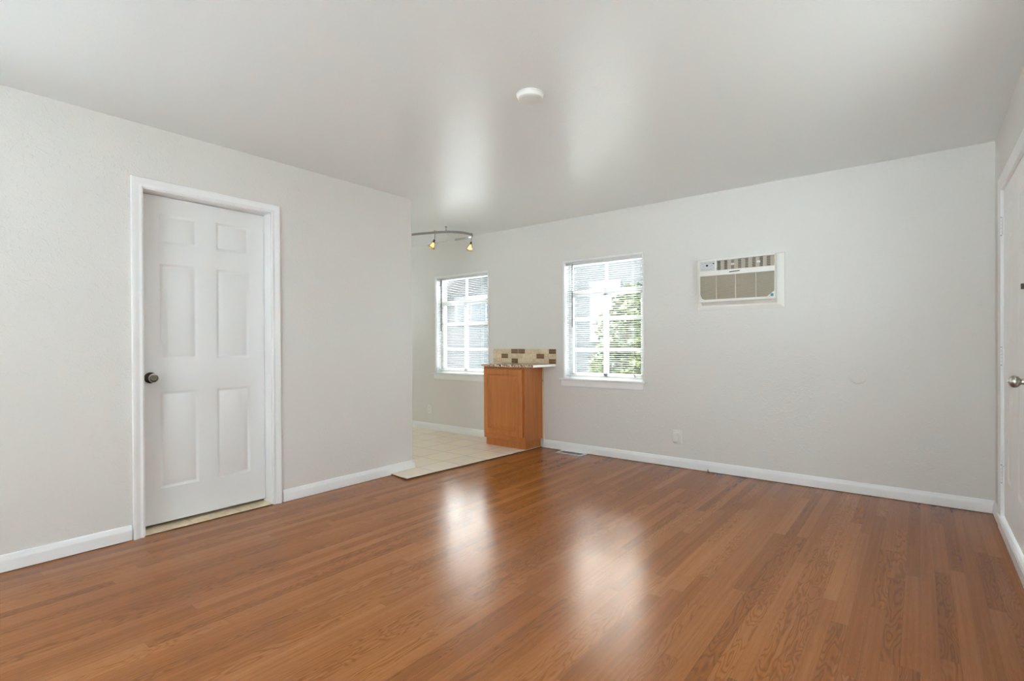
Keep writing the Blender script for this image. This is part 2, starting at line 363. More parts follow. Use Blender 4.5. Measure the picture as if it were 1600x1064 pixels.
# right wall: opening for the entrance door
EY0, EY1, EZ0, EZ1 = 3.255, 4.225, .085, 2.045
wr = pierced(YR-.2, YB+.2, -.12, H+.02, XR, XR+.16, [(EY0, EY1, EZ0, EZ1), RS], lambda u, t, z: (t, u, z)).build('wall_right', M_WALL); struct(wr, 'pale grey right wall with the white entrance door', 'wall')
RW = (-1.45, .36, .06, 2.30)
wq = pierced(XL-TW, XR+.16, -.12, H+.02, YR-.2, YR, [RW], lambda u, t, z: (u, t, z)).build('wall_rear', M_WALL); struct(wq, 'pale grey rear wall with a wide window, behind the viewpoint', 'wall')
wk = pierced(YK-.2, YB+.05, -.12, H+.02, XK-.2, XK, [(2.98, 3.82, 1.1, 2.0)], lambda u, t, z: (t, u, z))
wk = wk.box(XK-.1, XL-TW, YK-.12, YK, -.12, H+.02).build('wall_dining', M_WALL); struct(wk, 'pale grey walls closing the dining area', 'wall')
wc_ = MB().box(-4.75, -4.65, .55, YK-.1, -.12, H+.02).box(-4.70, XL-TW, .5, .6, -.12, H+.02).box(-4.70, XL-TW+.001, .55, YK-.1, -.12, .004).build('wall_closet', M_WALL); struct(wc_, 'unseen closet closed off to keep skylight from the gap under the white interior door', 'wall')  # unseen box, stops sky light leaking in below the interior door

# baseboards: ogee profile (offset from wall, height)
BP = [(0, 0), (.014, 0), (.014, .004), (.0135, .052), (.0125, .060), (.0085, .068), (.0075, .076), (.004, .083), (0, .085)]
def baseboard(name, p, d, nrm, label):
    p, d, nrm = Vector(p), Vector(d), Vector(nrm)
    o = MB().prism([p+nrm*a+Vector((0, 0, b+.004)) for a, b in BP], d).build(name, M_TRIM, smooth=True); return struct(o, label, 'baseboard')
baseboard('baseboard_left', (XL, YR, 0), (0, .958-YR, 0), (1, 0, 0), 'white baseboard along the left wall before the door')
bl = MB().prism([(XL+a, 1.866, b+.0015) for a, b in BP], (0, YE-.018-1.866, 0))
bl.prism([(XL+.0137, YE-.018, .0015), (XL+.0137, YE+.004, .0015), (XL+.004, YE+.0137, .0015), (XL-TW, YE+.0137, .0015), (XL-TW, YE, .0015), (XL-.02, YE, .0015), (XL, YE-.018, .0015)], (0, 0, .072))
struct(bl.build('baseboard_left.001', M_TRIM, smooth=True), 'short white baseboard between the white door and the tiles', 'baseboard')
baseboard('baseboard_back', (-3.212, YB, 0), (XR+3.212, 0, 0), (0, -1, 0), 'white baseboard along the back wall over the wood floor')
baseboard('baseboard_dining', (XK, YB, .0125), (-3.80-XK, 0, 0), (0, -1, 0), 'white baseboard along the back wall over the tiles')
baseboard('baseboard_right', (XR, 4.285, 0), (0, YB-4.285, 0), (-1, 0, 0), 'stub of white baseboard between corner and entrance door')

# ---------------------------------------------------------------- interior door (left wall)
def casing_profile(w_):
    return [(0, 0), (0, .010), (.004, .0125), (.010, .0125), (.016, .009), (.022, .0095), (.034, .014), (w_-.010, .0165), (w_-.003, .0165), (w_, .013), (w_, 0)]
def casing(name, label, y0, y1, z1, w_, xw, sgn, z0=0.0):
    """U-shaped architrave around opening y0..y1, top z1; profile from the opening outwards"""
    mb = MB(); prof = casing_profile(w_)
    loop = []
    for (yy, zz, sy, sz) in ((y0, z0, -1, 0), (y0, z1, -1, 1), (y1, z1, 1, 1), (y1, z0, 1, 0)):
        loop.append([mb.bm.verts.new((xw+sgn*t, yy+sy*a, zz+sz*a)) for a, t in prof])
    for A, B in zip(loop, loop[1:]):
        for i in range(len(prof)):
            j = (i+1) % len(prof); mb.bm.faces.new((A[i], A[j], B[j], B[i]))
    mb.bm.faces.new(loop[0]); mb.bm.faces.new(loop[-1][::-1])
    return struct(mb.build(name, M_TRIM, smooth=True), label, 'door trim')
JT = .018
casing('trim_1', 'white moulded casing around the interior door', DY0+JT-.007, DY1-JT+.007, DZ-JT+.006, .056, XL, 1)
# jamb lining and stop
jb = MB()
for (a, b) in ((DY0, DY0+JT), (DY1-JT, DY1)): jb.box(XL-TW, XL, a, b, 0, DZ)
jb.box(XL-TW, XL, DY0+JT, DY1-JT, DZ-JT, DZ)
struct(jb.build('trim_2', M_TRIM, bevel=.002), 'white jamb lining the interior doorway', 'door trim')

def six_panel(mb, place, u0, u1, z0, z1, th, panels):
    """door slab: front face at depth 0 with pressed panels, thickness th behind. place(u, depth, z)"""
    us = sorted({u0, u1, *[a for q in panels for a in q[:2]]}); zs = sorted({z0, z1, *[a for q in panels for a in q[2:]]})
    rings = [(0, 0), (.006, .003), (.013, .0085), (.020, .0092), (.024, .0080), (.044, .0022), (.047, .0016)]
    for i in range(len(us)-1):
        for j in range(len(zs)-1):
            a, b, c, d = us[i], us[i+1], zs[j], zs[j+1]
            inside = [q for q in panels if q[0] <= (a+b)/2 <= q[1] and q[2] <= (c+d)/2 <= q[3]]
            if not inside: mb.face([place(a, 0, c), place(b, 0, c), place(b, 0, d), place(a, 0, d)])
    for a, b, c, d in panels:
        # fill any cells the grid split inside this panel with nested rings
        prev = None
        for o_, dp in rings:
            cur = [mb.bm.verts.new(place(*q)) for q in ((a+o_, dp, c+o_), (b-o_, dp, c+o_), (b-o_, dp, d-o_), (a+o_, dp, d-o_))]
            if prev:
                for k in range(4): mb.bm.faces.new((prev[k], prev[(k+1) % 4], cur[(k+1) % 4], cur[k]))
            prev = cur
        mb.bm.faces.new(prev)
    mb.face([place(u0, th, z0), place(u1, th, z0), place(u1, th, z1), place(u0, th, z1)])
    for (a, c, b, d) in ((u0, z0, u1, z0), (u1, z0, u1, z1), (u1, z1, u0, z1), (u0, z1, u0, z0)):
        mb.face([place(a, 0, c), place(b, 0, d), place(b, th, d), place(a, th, c)])
    bmesh.ops.remove_doubles(mb.bm, verts=mb.bm.verts, dist=1e-5)
XD = XL-.095                    # face of the interior door, set back in its jamb
d1 = thing('door_1', (XL, 1.408, 0), 'closed white six panel interior door with dark round knob', 'door', kind='structure')
mb = MB(); pn = []
for (a, b) in ((1.135, 1.357), (1.464, 1.686)):
    pn += [(a, b, 1.765, 1.956), (a, b, 1.040, 1.643), (a, b, .240, .846)]
six_panel(mb, lambda u, t, z: (XD-t, u, z), 1.030, 1.786, .030, DZ-JT-.004, .035, pn)
mb.build('door_panel', M_DOOR, d1, smooth=True)
# knob: rose, neck, ringed ball
kn = MB().lathe([(0, 0), (.034, 0), (.0335, .004), (.029, .0085), (.018, .011), (.0125, .016), (.012, .030), (.016, .035), (.0245, .041), (.0275, .049), (.0265, .057), (.022, .0625), (.019, .064), (.0185, .0625), (.012, .063), (0, .0615)], (XD, 1.086, .934), (1, 0, 0), 32).build('door_knob', M_BRONZE, d1, smooth=True, label='dark bronze door knob')
MB().lathe([(.0272, .0555), (.0276, .0585), (.0245, .0625), (.0225, .0628), (.0228, .0605)], (XD, 1.086, .934), (1, 0, 0), 32).build('knob_ring', M_NICKEL, kn, smooth=True)
# tiles of the threshold
th_ = MB()
for (a, b) in ((DY0+JT, 1.284), (1.288, 1.573), (1.577, DY1-JT)): th_.box(-3.90, XL+.004, a, b, .004, .008)
struct(th_.build('floor_threshold', M_BEIGE2, bevel=.0012), 'row of beige tiles under the interior door', 'floor')
struct(MB().box(-3.88, XL+.007, DY0+JT, DY1-JT, .0003, .0042).build('floor_threshold_bed', speck('threshold_bed', (.055, .022, .010), (.10, .045, .02), 60, .8)), 'dark raw edge under the threshold tiles', 'floor')

# ---------------------------------------------------------------- entrance door (right wall)
casing('trim_3', 'white casing around the entrance door in the corner', EY0+.02, EY1-.012, EZ1-.012, .070, XR, -1, z0=.0)
jb = MB().box(XR, XR+.16, EY0, EY0+.02, EZ0, EZ1).box(XR, XR+.16, EY1-.018, EY1, EZ0, EZ1).box(XR, XR+.16, EY0+.02, EY1-.018, EZ1-.018, EZ1)
struct(jb.build('trim_4', M_TRIM, bevel=.002), 'white jamb around the entrance door', 'door trim')
sl = MB().prism([(XR, EY0-.05, .0015), (XR-.016, EY0-.05, .0015), (XR-.016, EY0-.05, .068), (XR-.022, EY0-.05, .070), (XR-.024, EY0-.05, .080), (XR-.018, EY0-.05, .086), (XR, EY0-.05, .086)], (0, 4.284-EY0+.05-.001, 0))
struct(sl.build('trim_5', M_TRIM, smooth=True), 'raised white sill under the entrance door', 'door trim')
d2 = thing('door_2', (XR, 3.74, 0), 'white panelled entrance door with satin knob and three painted hinges', 'door', kind='structure')
mb = MB(); pn = []
for (a, b) in ((3.425, 3.655), (3.825, 4.055)):
    pn += [(a, b, 1.700, 1.900), (a, b, 1.115, 1.590), (a, b, .320, .930)]
six_panel(mb, lambda u, t, z: (XR+.004+t, u, z), 3.280, 4.203, .098, EZ1-.022, .044, pn)
mb.build('door_panel', mat('entrance_door_white', (.90, .90, .89), .35), d2, smooth=True)
kn = MB().lathe([(0, 0), (.033, 0), (.032, .005), (.024, .009), (.014, .012), (.0125, .024), (.015, .028), (.024, .034), (.0285, .043), (.0285, .052), (.024, .060), (.015, .0655), (.006, .067), (.0055, .0705), (0, .071)], (XR+.004, 3.318, .945), (-1, 0, 0), 32).build('door_knob', M_NICKEL, d2, smooth=True, label='satin nickel door knob')
db = MB().lathe([(0, 0), (.030, 0), (.030, .008), (.026, .011), (0, .011)], (XR+.004, 3.318, 1.385), (-1, 0, 0), 28).box(XR-.022, XR-.006, 3.3135, 3.3225, 1.372, 1.398)
db.build('deadbolt', M_BRONZE, d2, smooth=True, label='small dark deadbolt turn')
for zc in (1.816, 1.044, .342):
    hb = MB()
    for k in range(5):
        z0 = zc-.051+k*.0205; hb.tube([(XR-.007, 4.211, z0+.0008), (XR-.007, 4.211, z0+.0197)], .0062, 10)
    hb.box(XR-.003, XR+.003, 4.176, 4.206, zc-.050, zc+.050)
    h_ = hb.build('hinge', M_TRIM, d2, smooth=True)
    MB().tube([(XR-.007, 4.211, zc-.056), (XR-.007, 4.211, zc+.056)], .0035, 8).build('hinge_pin', M_STEEL, h_, smooth=True)

# ---------------------------------------------------------------- windows
def window(n_, x0, x1, label):
    xc = (x0+x1)/2
    r_ = thing('window_%d' % n_, (xc, YB, WZ0), label, 'window', kind='structure')
    # lining of the reveal and the narrow bead around it
    m_ = MB()
    m_.box(x0, x0+.006, YB, YB+.19, WZ0, WZ1); m_.box(x1-.006, x1, YB, YB+.19, WZ0, WZ1); m_.box(x0, x1, YB, YB+.19, WZ1-.006, WZ1)
    for (a, b) in ((x0-.010, x0+.004), (x1-.004, x1+.010)): m_.box(a, b, YB-.008, YB+.002, WZ0, WZ1+.004)
    m_.box(x0-.010, x1+.010, YB-.008, YB+.002, WZ1-.004, WZ1+.012)
    m_.build('window_frame', M_TRIM, r_, bevel=.0015)
    # fixed transom over a pair of casements
    ys, ye = YB+.085, YB+.125
    s_ = MB()
    s_.box(x0+.006, x0+.036, ys, ye, WZ0, WZ1-.006).box(x1-.036, x1-.006, ys, ye, WZ0, WZ1-.006)
    s_.box(x0+.006, x1-.006, ys, ye, WZ1-.030, WZ1-.006).box(x0+.036, x1-.036, ys, ye, 1.648, 1.690).box(x0+.036, x1-.036, ys, ye, WZ0, WZ0+.035)
    s_.box(xc-.008, xc+.008, ys+.008, ye, 1.690, WZ1-.030)
    s_.build('window_sash', M_TRIM, r_, bevel=.002)
    for (a, b) in ((x0+.038, xc-.001), (xc+.001, x1-.038)):
        c_ = MB(); y_ = ys-.004
        c_.box(a, a+.022, y_, ye-.01, WZ0+.037, 1.646).box(b-.022, b, y_, ye-.01, WZ0+.037, 1.646)
        c_.box(a, b, y_, ye-.01, WZ0+.037, WZ0+.072).box(a, b, y_, ye-.01, 1.624, 1.646)
        for zz in (1.386, 1.066): c_.box(a+.022, b-.022, y_+.006, ye-.014, zz-.014, zz+.014)
        c_.build('casement', M_TRIM, r_, bevel=.002)
    MB().box(x0+.03, x1-.03, ys+.018, ys+.022, WZ0+.03, WZ1-.025).build('window_pane', M_GLASS, r_)
    # stool and apron
    MB().prism([(x0-.050, YB+.085, WZ0-.004), (x0-.050, YB-.032, WZ0-.004), (x0-.050, YB-.036, WZ0+.004), (x0-.050, YB-.032, WZ0+.014), (x0-.050, YB+.085, WZ0+.016)], (x1-x0+.076, 0, 0)).build('window_sill', M_TRIM, r_, bevel=.003)
    MB().prism([(x0-.028, YB, WZ0-.004), (x0-.028, YB-.016, WZ0-.004), (x0-.028, YB-.016, WZ0-.062), (x0-.028, YB-.012, WZ0-.072), (x0-.028, YB, WZ0-.072)], (x1-x0+.034, 0, 0)).build('apron', M_TRIM, r_, bevel=.002)
    return r_
window(1, *WIN[1], 'tall white framed dining window left of the wooden cabinet')
window(2, *WIN[0], 'tall white framed window between the cabinet and the air conditioner')
SLAT_TILT = math.radians(10)
def blind(x0, x1, label, yb, sag):
    xa, xb = x0+.012, x1-.010; z_top, z_bot = WZ1-.010, WZ0+.052
    b_ = thing('window_blind', ((x0+x1)/2, yb, WZ0+.02), label, 'blind', 'white mini blinds in the windows')
    MB().box(xa, xb, yb-.014, yb+.014, z_top-.026, z_top).build('headrail', M_SLAT, b_, bevel=.002)
    s_ = MB(); pitch = .0212; n_ = int((z_top-.034-z_bot)/pitch); c, s = math.cos(SLAT_TILT), math.sin(SLAT_TILT)
    for i in range(n_+1):
        z0 = z_bot+.006+i*pitch; prev = None
        dz = sag*max(0, 1-i/6)
        for k in range(5):
            t = (k/4-.5)*.0248; crown = .0022*(1-(2*k/4-1)**2)
            y, z = -t*c+crown*s, t*s+crown*c        # room-side edge higher
            # t>0 leans to the room (-y) and up
            cur = (s_.bm.verts.new((xa+.002, yb+y, z0+z)), s_.bm.verts.new((xb-.002, yb+y, z0+z+dz)))
            if prev: s_.bm.faces.new((prev[0], prev[1], cur[1], cur[0]))
            prev = cur
    so = s_.build('slats', M_SLAT, b_, smooth=True)
    sd = so.modifiers.new('thickness', 'SOLIDIFY'); sd.thickness = .0006
    br = MB(); br.prism([(xa, yb-.013, z_bot-.014), (xa, yb+.013, z_bot-.014), (xa, yb+.013, z_bot-.004), (xa, yb-.013, z_bot-.004)], (xb-xa, 0, sag)); br.build('bottom_rail', M_SLAT, b_, bevel=.002)
    for xx in (xa+.11, xb-.11):
        for dy in (-.0135, .0135): MB().tube([(xx, yb+dy, z_bot-.006), (xx, yb+dy, z_top-.02)], .0009, 6).build('ladder_cord', M_SLAT, b_)
    wd = MB().tube([(xa+.088, yb-.020, z_top-.016), (xa+.088, yb-.026, z_top-.035), (xa+.088, yb-.028, 1.300)], .0052, 8).build('tilt_wand', M_WAND, b_, smooth=True, label='clear grey tilt wand')
    return b_
M_WAND = mat('smoky_wand', (.05, .05, .055), .3)
blind(*WIN[1], 'white mini blind in the dining window left of the cabinet', YB+.028, 0)
blind(*WIN[0], 'white mini blind in the window beside the air conditioner', YB+.028, 0)
# operator handle seen at the bottom of the window beside the air conditioner
hd = MB().box(-2.185, -2.165, YB+.066, YB+.079, .786, .800).tube([(-2.175, YB+.070, .795), (-2.178, YB+.062, .815), (-2.190, YB+.060, .834)], .005, 8)
hd.lathe([(0, 0), (.008, .002), (.009, .008), (.007, .014), (0, .016)], (-2.190, YB+.060, .832), (0, 0, 1), 12)
hd = hd.build('window_crank', M_BRONZE, smooth=True); hd['label'] = 'tiny dark crank handle at the bottom of the window beside the air conditioner'; hd['category'] = 'handle'
# unseen rear glazing behind the viewpoint, size and place shaped for its light
r3 = thing('window_3', (-.545, YR, .06), 'unseen glazed door in the rear wall behind the viewpoint, shaped for its light', 'window', kind='structure')
a, b, c, d = RW; m_ = MB()
for (p, q) in ((a, a+.05), (b-.05, b), (-.57, -.52)): m_.box(p, q, YR-.12, YR-.06, c, d)
m_.box(a, b, YR-.12, YR-.06, c, c+.05).box(a, b, YR-.12, YR-.06, d-.05, d); m_.build('window_frame', M_TRIM, r3)
MB().box(a+.04, b-.04, YR-.092, YR-.088, c+.04, d-.04).build('window_pane', M_GLASS, r3)
r4 = thing('window_4', (XR, 2.375, .88), 'unseen window added in the right wall before the entrance door to light the right side', 'window', kind='structure')  # added out of view to brighten the ceiling and corner on the right
m_ = MB()
for (p, q) in ((RS[0], RS[0]+.05), (RS[1]-.05, RS[1])): m_.box(XR+.06, XR+.11, p, q, RS[2], RS[3])
m_.box(XR+.06, XR+.11, RS[0], RS[1], RS[2], RS[2]+.05).box(XR+.06, XR+.11, RS[0], RS[1], RS[3]-.05, RS[3]); m_.build('window_frame', M_TRIM, r4)
MB().box(XR+.083, XR+.087, RS[0]+.04, RS[1]-.04, RS[2]+.04, RS[3]-.04).build('window_pane', M_GLASS, r4)
r6 = thing('window_6', (XL, -.80, .95), 'unseen window added in the left wall beside the viewpoint to light the right wall', 'window', kind='structure')  # added out of view to throw daylight across onto the right wall
m_ = MB()
for (p, q) in ((LW[0], LW[0]+.05), (LW[1]-.05, LW[1])): m_.box(XL-.10, XL-.05, p, q, LW[2], LW[3])
m_.box(XL-.10, XL-.05, LW[0], LW[1], LW[2], LW[2]+.05).box(XL-.10, XL-.05, LW[0], LW[1], LW[3]-.05, LW[3]); m_.build('window_frame', M_TRIM, r6)
MB().box(XL-.077, XL-.073, LW[0]+.04, LW[1]-.04, LW[2]+.04, LW[3]-.04).build('window_pane', M_GLASS, r6)
r5 = thing('window_5', (XK, 3.4, 1.0), 'unseen window added at the hidden end of the dining area for daylight', 'window', kind='structure')  # added out of view to bring daylight into the dining area
m_ = MB()
for (p, q) in ((2.98, 3.03), (3.77, 3.82)): m_.box(XK-.12, XK-.06, p, q, 1.1, 2.0)
m_.box(XK-.12, XK-.06, 2.98, 3.82, 1.1, 1.15).box(XK-.12, XK-.06, 2.98, 3.82, 1.95, 2.0); m_.build('window_frame', M_TRIM, r5)
MB().box(XK-.092, XK-.088, 3.02, 3.78, 1.14, 1.96).build('window_pane', M_GLASS, r5)

# ---------------------------------------------------------------- through-wall air conditioner
AX0, AX1, AZ0, AZ1 = -1.541, -.848, 1.414, 1.860
ac = thing('air_conditioner', (-1.195, YB, AZ0), 'white through-wall air conditioner with taupe grille high on the back wall', 'air conditioner')
fx0, fx1, fz0, fz1, yf = -1.497, -.900, 1.482, 1.842, YB-.100
m_ = MB()      # wall flange with inner slope towards the body
o_ = [(AX0, YB-.012, AZ0), (AX1, YB-.012, AZ0), (AX1, YB-.012, AZ1), (AX0, YB-.012, AZ1)]
i_ = [(fx0-.012, YB-.020, fz0-.040), (fx1+.018, YB-.020, fz0-.040), (fx1+.018, YB-.020, fz1+.006), (fx0-.012, YB-.020, fz1+.006)]
w_ = [(x, YB-.0005, z) for x, y, z in o_]
for A, B in ((w_, o_), (o_, i_)):
    va = [m_.bm.verts.new(p) for p in A]; vb = [m_.bm.verts.new(p) for p in B]
    for k in range(4): m_.bm.faces.new((va[k], va[(k+1) % 4], vb[(k+1) % 4], vb[k]))
m_.face(i_); m_.face(w_); bmesh.ops.remove_doubles(m_.bm, verts=m_.bm.verts, dist=1e-5)
m_.build('wall_flange', M_ACFACE, ac, bevel=.002)
m_ = MB().prism([(fx0, YB-.020, fz0-.028), (fx0, yf+.046, fz0-.004), (fx0, yf+.036, fz0), (fx0, yf+.036, fz1), (fx0, YB-.020, fz1)], (fx1-fx0, 0, 0))
bd = m_.build('casing_body', M_ACFACE, ac, bevel=.003)
MB().box(fx1-.001, fx1+.0012, yf+.040, yf+.047, fz0+.12, fz0+.26).build('side_slot', M_ACGREY, bd)
# front bezel pieces leaving the control, louvre and intake openings
fw, fh = fx1-fx0, fz1-fz0
ux = lambda u: fx0+u; vz = lambda v: fz1-v
m_ = MB()
def bz(u0, u1, v0, v1): m_.box(ux(u0), ux(u1), yf, yf+.037, vz(v1), vz(v0))
bz(0, fw, 0, .012); bz(0, .006, .012, fh); bz(fw-.006, fw, .012, fh); bz(.132, .146, .012, .096); bz(.006, fw-.006, .096, .138); bz(.006, fw-.006, fh-.020, fh)
# chamfered lower corners of the intake opening
for (ua, sg) in ((.006, 1), (fw-.006, -1)):
    m_.prism([(ux(ua), yf, vz(fh-.020)), (ux(ua+sg*.036), yf, vz(fh-.020)), (ux(ua+sg*.014), yf, vz(fh-.030)), (ux(ua+sg*.004), yf, vz(fh-.052)), (ux(ua), yf, vz(fh-.070))], (0, .0125, 0))
fr = m_.build('front_bezel', M_ACFACE, ac, bevel=.0012)
# control panel with small unreadable marks
cp = MB().box(ux(.006), ux(.132), yf+.003, yf+.0125, vz(.096), vz(.012)).build('control_panel', M_ACGREY, ac)
m_ = MB().lathe([(0, 0), (.009, 0), (.009, .004), (0, .004)], (ux(.066), yf+.003, vz(.048)), (0, -1, 0), 18)
m_.build('control_button', M_DARK, cp); m_ = MB().lathe([(0, 0), (.006, 0), (.006, .003), (0, .003)], (ux(.119), yf+.003, vz(.034)), (0, -1, 0), 14); m_.build('control_button', M_DARK, cp)
m_ = MB(); rnd = random.Random(3)
for (u_, v_, l_) in ((.016, .028, .022), (.044, .026, .024), (.076, .027, .026), (.030, .050, .018), (.088, .050, .022), (.018, .078, .030), (.058, .080, .026), (.092, .078, .018), (.116, .066, .007)):
    k = 0
    while k < l_: m_.box(ux(u_+k), ux(u_+k+.0022), yf+.0024, yf+.0032, vz(v_+.0028), vz(v_-.0010*rnd.random())); k += .0036
m_.build('control_lettering', mat('faint_print', (.28, .29, .30), .5), cp)
# outlet louvres
lv = MB().box(ux(.146), ux(fw-.006), yf+.030, yf+.034, vz(.096), vz(.012)).build('louvre_cavity', M_ACDEEP, ac)
for k in range(8):
    u = .176+k*(fw-.006-.205)/7
    MB().prism([(ux(u), yf+.004, vz(.095)), (ux(u+.003), yf+.004, vz(.095)), (ux(u+.026), yf+.027, vz(.095)), (ux(u+.023), yf+.027, vz(.095))], (0, 0, .082)).build('louvre', M_ACTAUPE, ac)
m_ = MB()
for k in range(6): m_.box(ux(.147), ux(fw-.007), yf+.024, yf+.029, vz(.022+k*.0135), vz(.0195+k*.0135))
m_.build('louvre_bars', M_ACTAUPE, ac)
for u in (.262, .462): MB().box(ux(u), ux(u+.026), yf-.003, yf+.006, vz(.062), vz(.046)).build('louvre_tab', M_PLASTIC, ac, bevel=.002)
# intake grille
MB().box(ux(.006), ux(fw-.006), yf+.0105, yf+.012, vz(fh-.020), vz(.138)).build('intake_back', M_ACDEEP, ac)
m_ = MB(); n_ = 20; g0, g1 = .140, fh-.022
for k in range(n_):
    v = g0+(g1-g0)*(k+.5)/n_; h_ = (g1-g0)/n_*.34
    e_ = .006 if v < fh-.07 else .006+(v-(fh-.07))*.4
    m_.prism([(ux(e_), yf+.002, vz(v-h_)), (ux(e_), yf+.008, vz(v+h_)), (ux(e_), yf+.010, vz(v+h_)), (ux(e_), yf+.010, vz(v-h_))], (fw-2*e_, 0, 0))
ig = m_.build('intake_grille', M_ACTAUPE, ac)
M_RIB = mat('grille_rib_beige', (.55, .50, .42), .5)
for u in (.140, .294, .452): MB().box(ux(u), ux(u+.006), yf+.001, yf+.009, vz(g1), vz(g0)).build('grille_rib', M_RIB, ig)
# dark badge and energy sticker
m_ = MB().prism([(ux(.248), yf-.0022, vz(.122)), (ux(.330), yf-.0022, vz(.117)), (ux(.334), yf-.0022, vz(.109)), (ux(.250), yf-.0022, vz(.113))], (0, .003, 0)); m_.build('badge', mat('badge_grey', (.10, .09, .07), .4), ac)
st = MB().prism([(ux(fw-.006), yf-.0006, vz(fh-.012)), (ux(fw-.060), yf-.0006, vz(fh-.012)), (ux(fw-.052), yf-.0006, vz(fh-.026)), (ux(fw-.030), yf-.0006, vz(fh-.045)), (ux(fw-.006), yf-.0006, vz(fh-.062))], (0, .0008, 0)).build('sticker', M_PLASTIC, ac)
MB().box(ux(fw-.033), ux(fw-.012), yf-.0012, yf-.0002, vz(fh-.020), vz(fh-.042)).build('sticker_emblem', mat('sticker_teal', (.05, .24, .36), .4), st)

# ---------------------------------------------------------------- wooden cabinet, countertop, backsplash
cb = thing('base_cabinet', (-3.51, 4.44, 0), 'narrow honey brown wooden base cabinet against the back wall', 'cabinet')
bx0, bx1, by0 = -3.792, -3.222, 4.272
MB().box(bx0, bx1, by0, YB-.012, .100, .884).build('cabinet_body', M_CAB, cb, bevel=.002)
MB().box(-3.800+.005, -3.247, 4.312, YB-.016, .0005, .100).build('toe_kick', M_CAB, cb, bevel=.002)
m_ = MB(); pl = lambda u, t, z: (u, by0-.024+t, z)
dx0, dx1, dz0, dz1 = -3.776, -3.246, .150, .858
us = [(0, 0), (.005, 0), (.056, 0), (.059, .006), (.064, .010), (.074, .0105), (.100, .0025), (.104, .002)]
prev = None
for o_, dp in us:
    cur = [m_.bm.verts.new(pl(*q)) for q in ((dx0+o_, dp+(.003 if o_ == 0 else 0), dz0+o_), (dx1-o_, dp+(.003 if o_ == 0 else 0), dz0+o_), (dx1-o_, dp+(.003 if o_ == 0 else 0), dz1-o_), (dx0+o_, dp+(.003 if o_ == 0 else 0), dz1-o_))]
    if prev:
        for k in range(4): m_.bm.faces.new((prev[k], prev[(k+1) % 4], cur[(k+1) % 4], cur[k]))
    else: first = cur
    prev = cur
m_.bm.faces.new(prev)
bk = [m_.bm.verts.new(pl(*q)) for q in ((dx0, .0195, dz0), (dx1, .0195, dz0), (dx1, .0195, dz1), (dx0, .0195, dz1))]
for k in range(4): m_.bm.faces.new((bk[k], bk[(k+1) % 4], first[(k+1) % 4], first[k]))
m_.bm.faces.new(bk[::-1]); m_.build('cabinet_door', M_CAB, cb)
MB().box(-3.222, -3.205, YB-.014, YB-.0005, .092, .880).build('filler_strip', mat('cream_filler', (.70, .58, .44), .6), cb, label='cream filler strip along the wall')
MB().lathe([(0, 0), (.008, 0), (.004, .004), (.0035, .010), (.0075, .014), (.0075, .019), (0, .022)], (-3.222, 4.566, .730), (1, 0, 0), 16).build('small_knob', M_BRASS, cb, smooth=True, label='small brass knob')
ct = thing('countertop', (-3.45, 4.42, .886), 'speckled brown granite countertop on the small wooden cabinet', 'countertop')
cpts = [(-3.800, YB-.001), (-3.800, 4.236), (-3.094, 4.236), (-3.060, YB-.001)]
MB().prism([(x, y, .8855) for x, y in cpts], (0, 0, .026)).build('granite_slab', M_GRAN, ct, bevel=.003)
MB().prism([(-3.0945, 4.238, .887), (-3.0895, 4.238, .887), (-3.0555, YB-.002, .887), (-3.0605, YB-.002, .887)], (0, 0, .0235)).build('edge_strip', mat('white_edging', (.85, .82, .76), .4), ct, label='white strip along the end of the slab')
bs = MB(); bxa, bxb, bza, bzb = -3.925, -3.046, .912, 1.073; rowh = (bzb-bza)/3
bs.mi = 3; bs.box(bxa, bxb, YB-.008, YB-.0005, bza, bzb)
k_ = (bxb-bxa)/1110
rows = [[(0, 340, 0), (340, 460, 2), (466, 585, 2), (591, 860, 0), (866, 990, 1), (996, 1110, 2)],
        [(0, 152, 1), (158, 278, 2), (284, 540, 0), (546, 784, 1), (790, 914, 2), (920, 1110, 0)],
        [(0, 158, 0), (164, 340, 1), (346, 460, 2), (466, 720, 1), (726, 990, 0), (996, 1110, 2)]]
for r_, row in enumerate(rows):
    for (a, b, mi) in row:
        bs.mi = mi; z1 = bzb-r_*rowh-.0012; z0 = bzb-(r_+1)*rowh+.0012
        if mi == 2:      # pairs of tiny mosaic squares
            hx = (b-a)*k_/2
            for q in range(2):
                for e in range(2): bs.box(bxa+a*k_+q*hx+.0008, bxa+a*k_+(q+1)*hx-.0008, YB-.0105, YB-.006, z0+e*(z1-z0)/2+.0006, z0+(e+1)*(z1-z0)/2-.0006)
        else: bs.box(bxa+a*k_+.001, bxa+b*k_-.001, YB-.0110, YB-.006, z0, z1)
bs = bs.build('backsplash', [M_BEIGE, M_BEIGE2, M_BROWN, M_GROUT]); bs['label'] = 'low strip of beige stone tiles with brown mosaic squares above the countertop'; bs['category'] = 'backsplash'

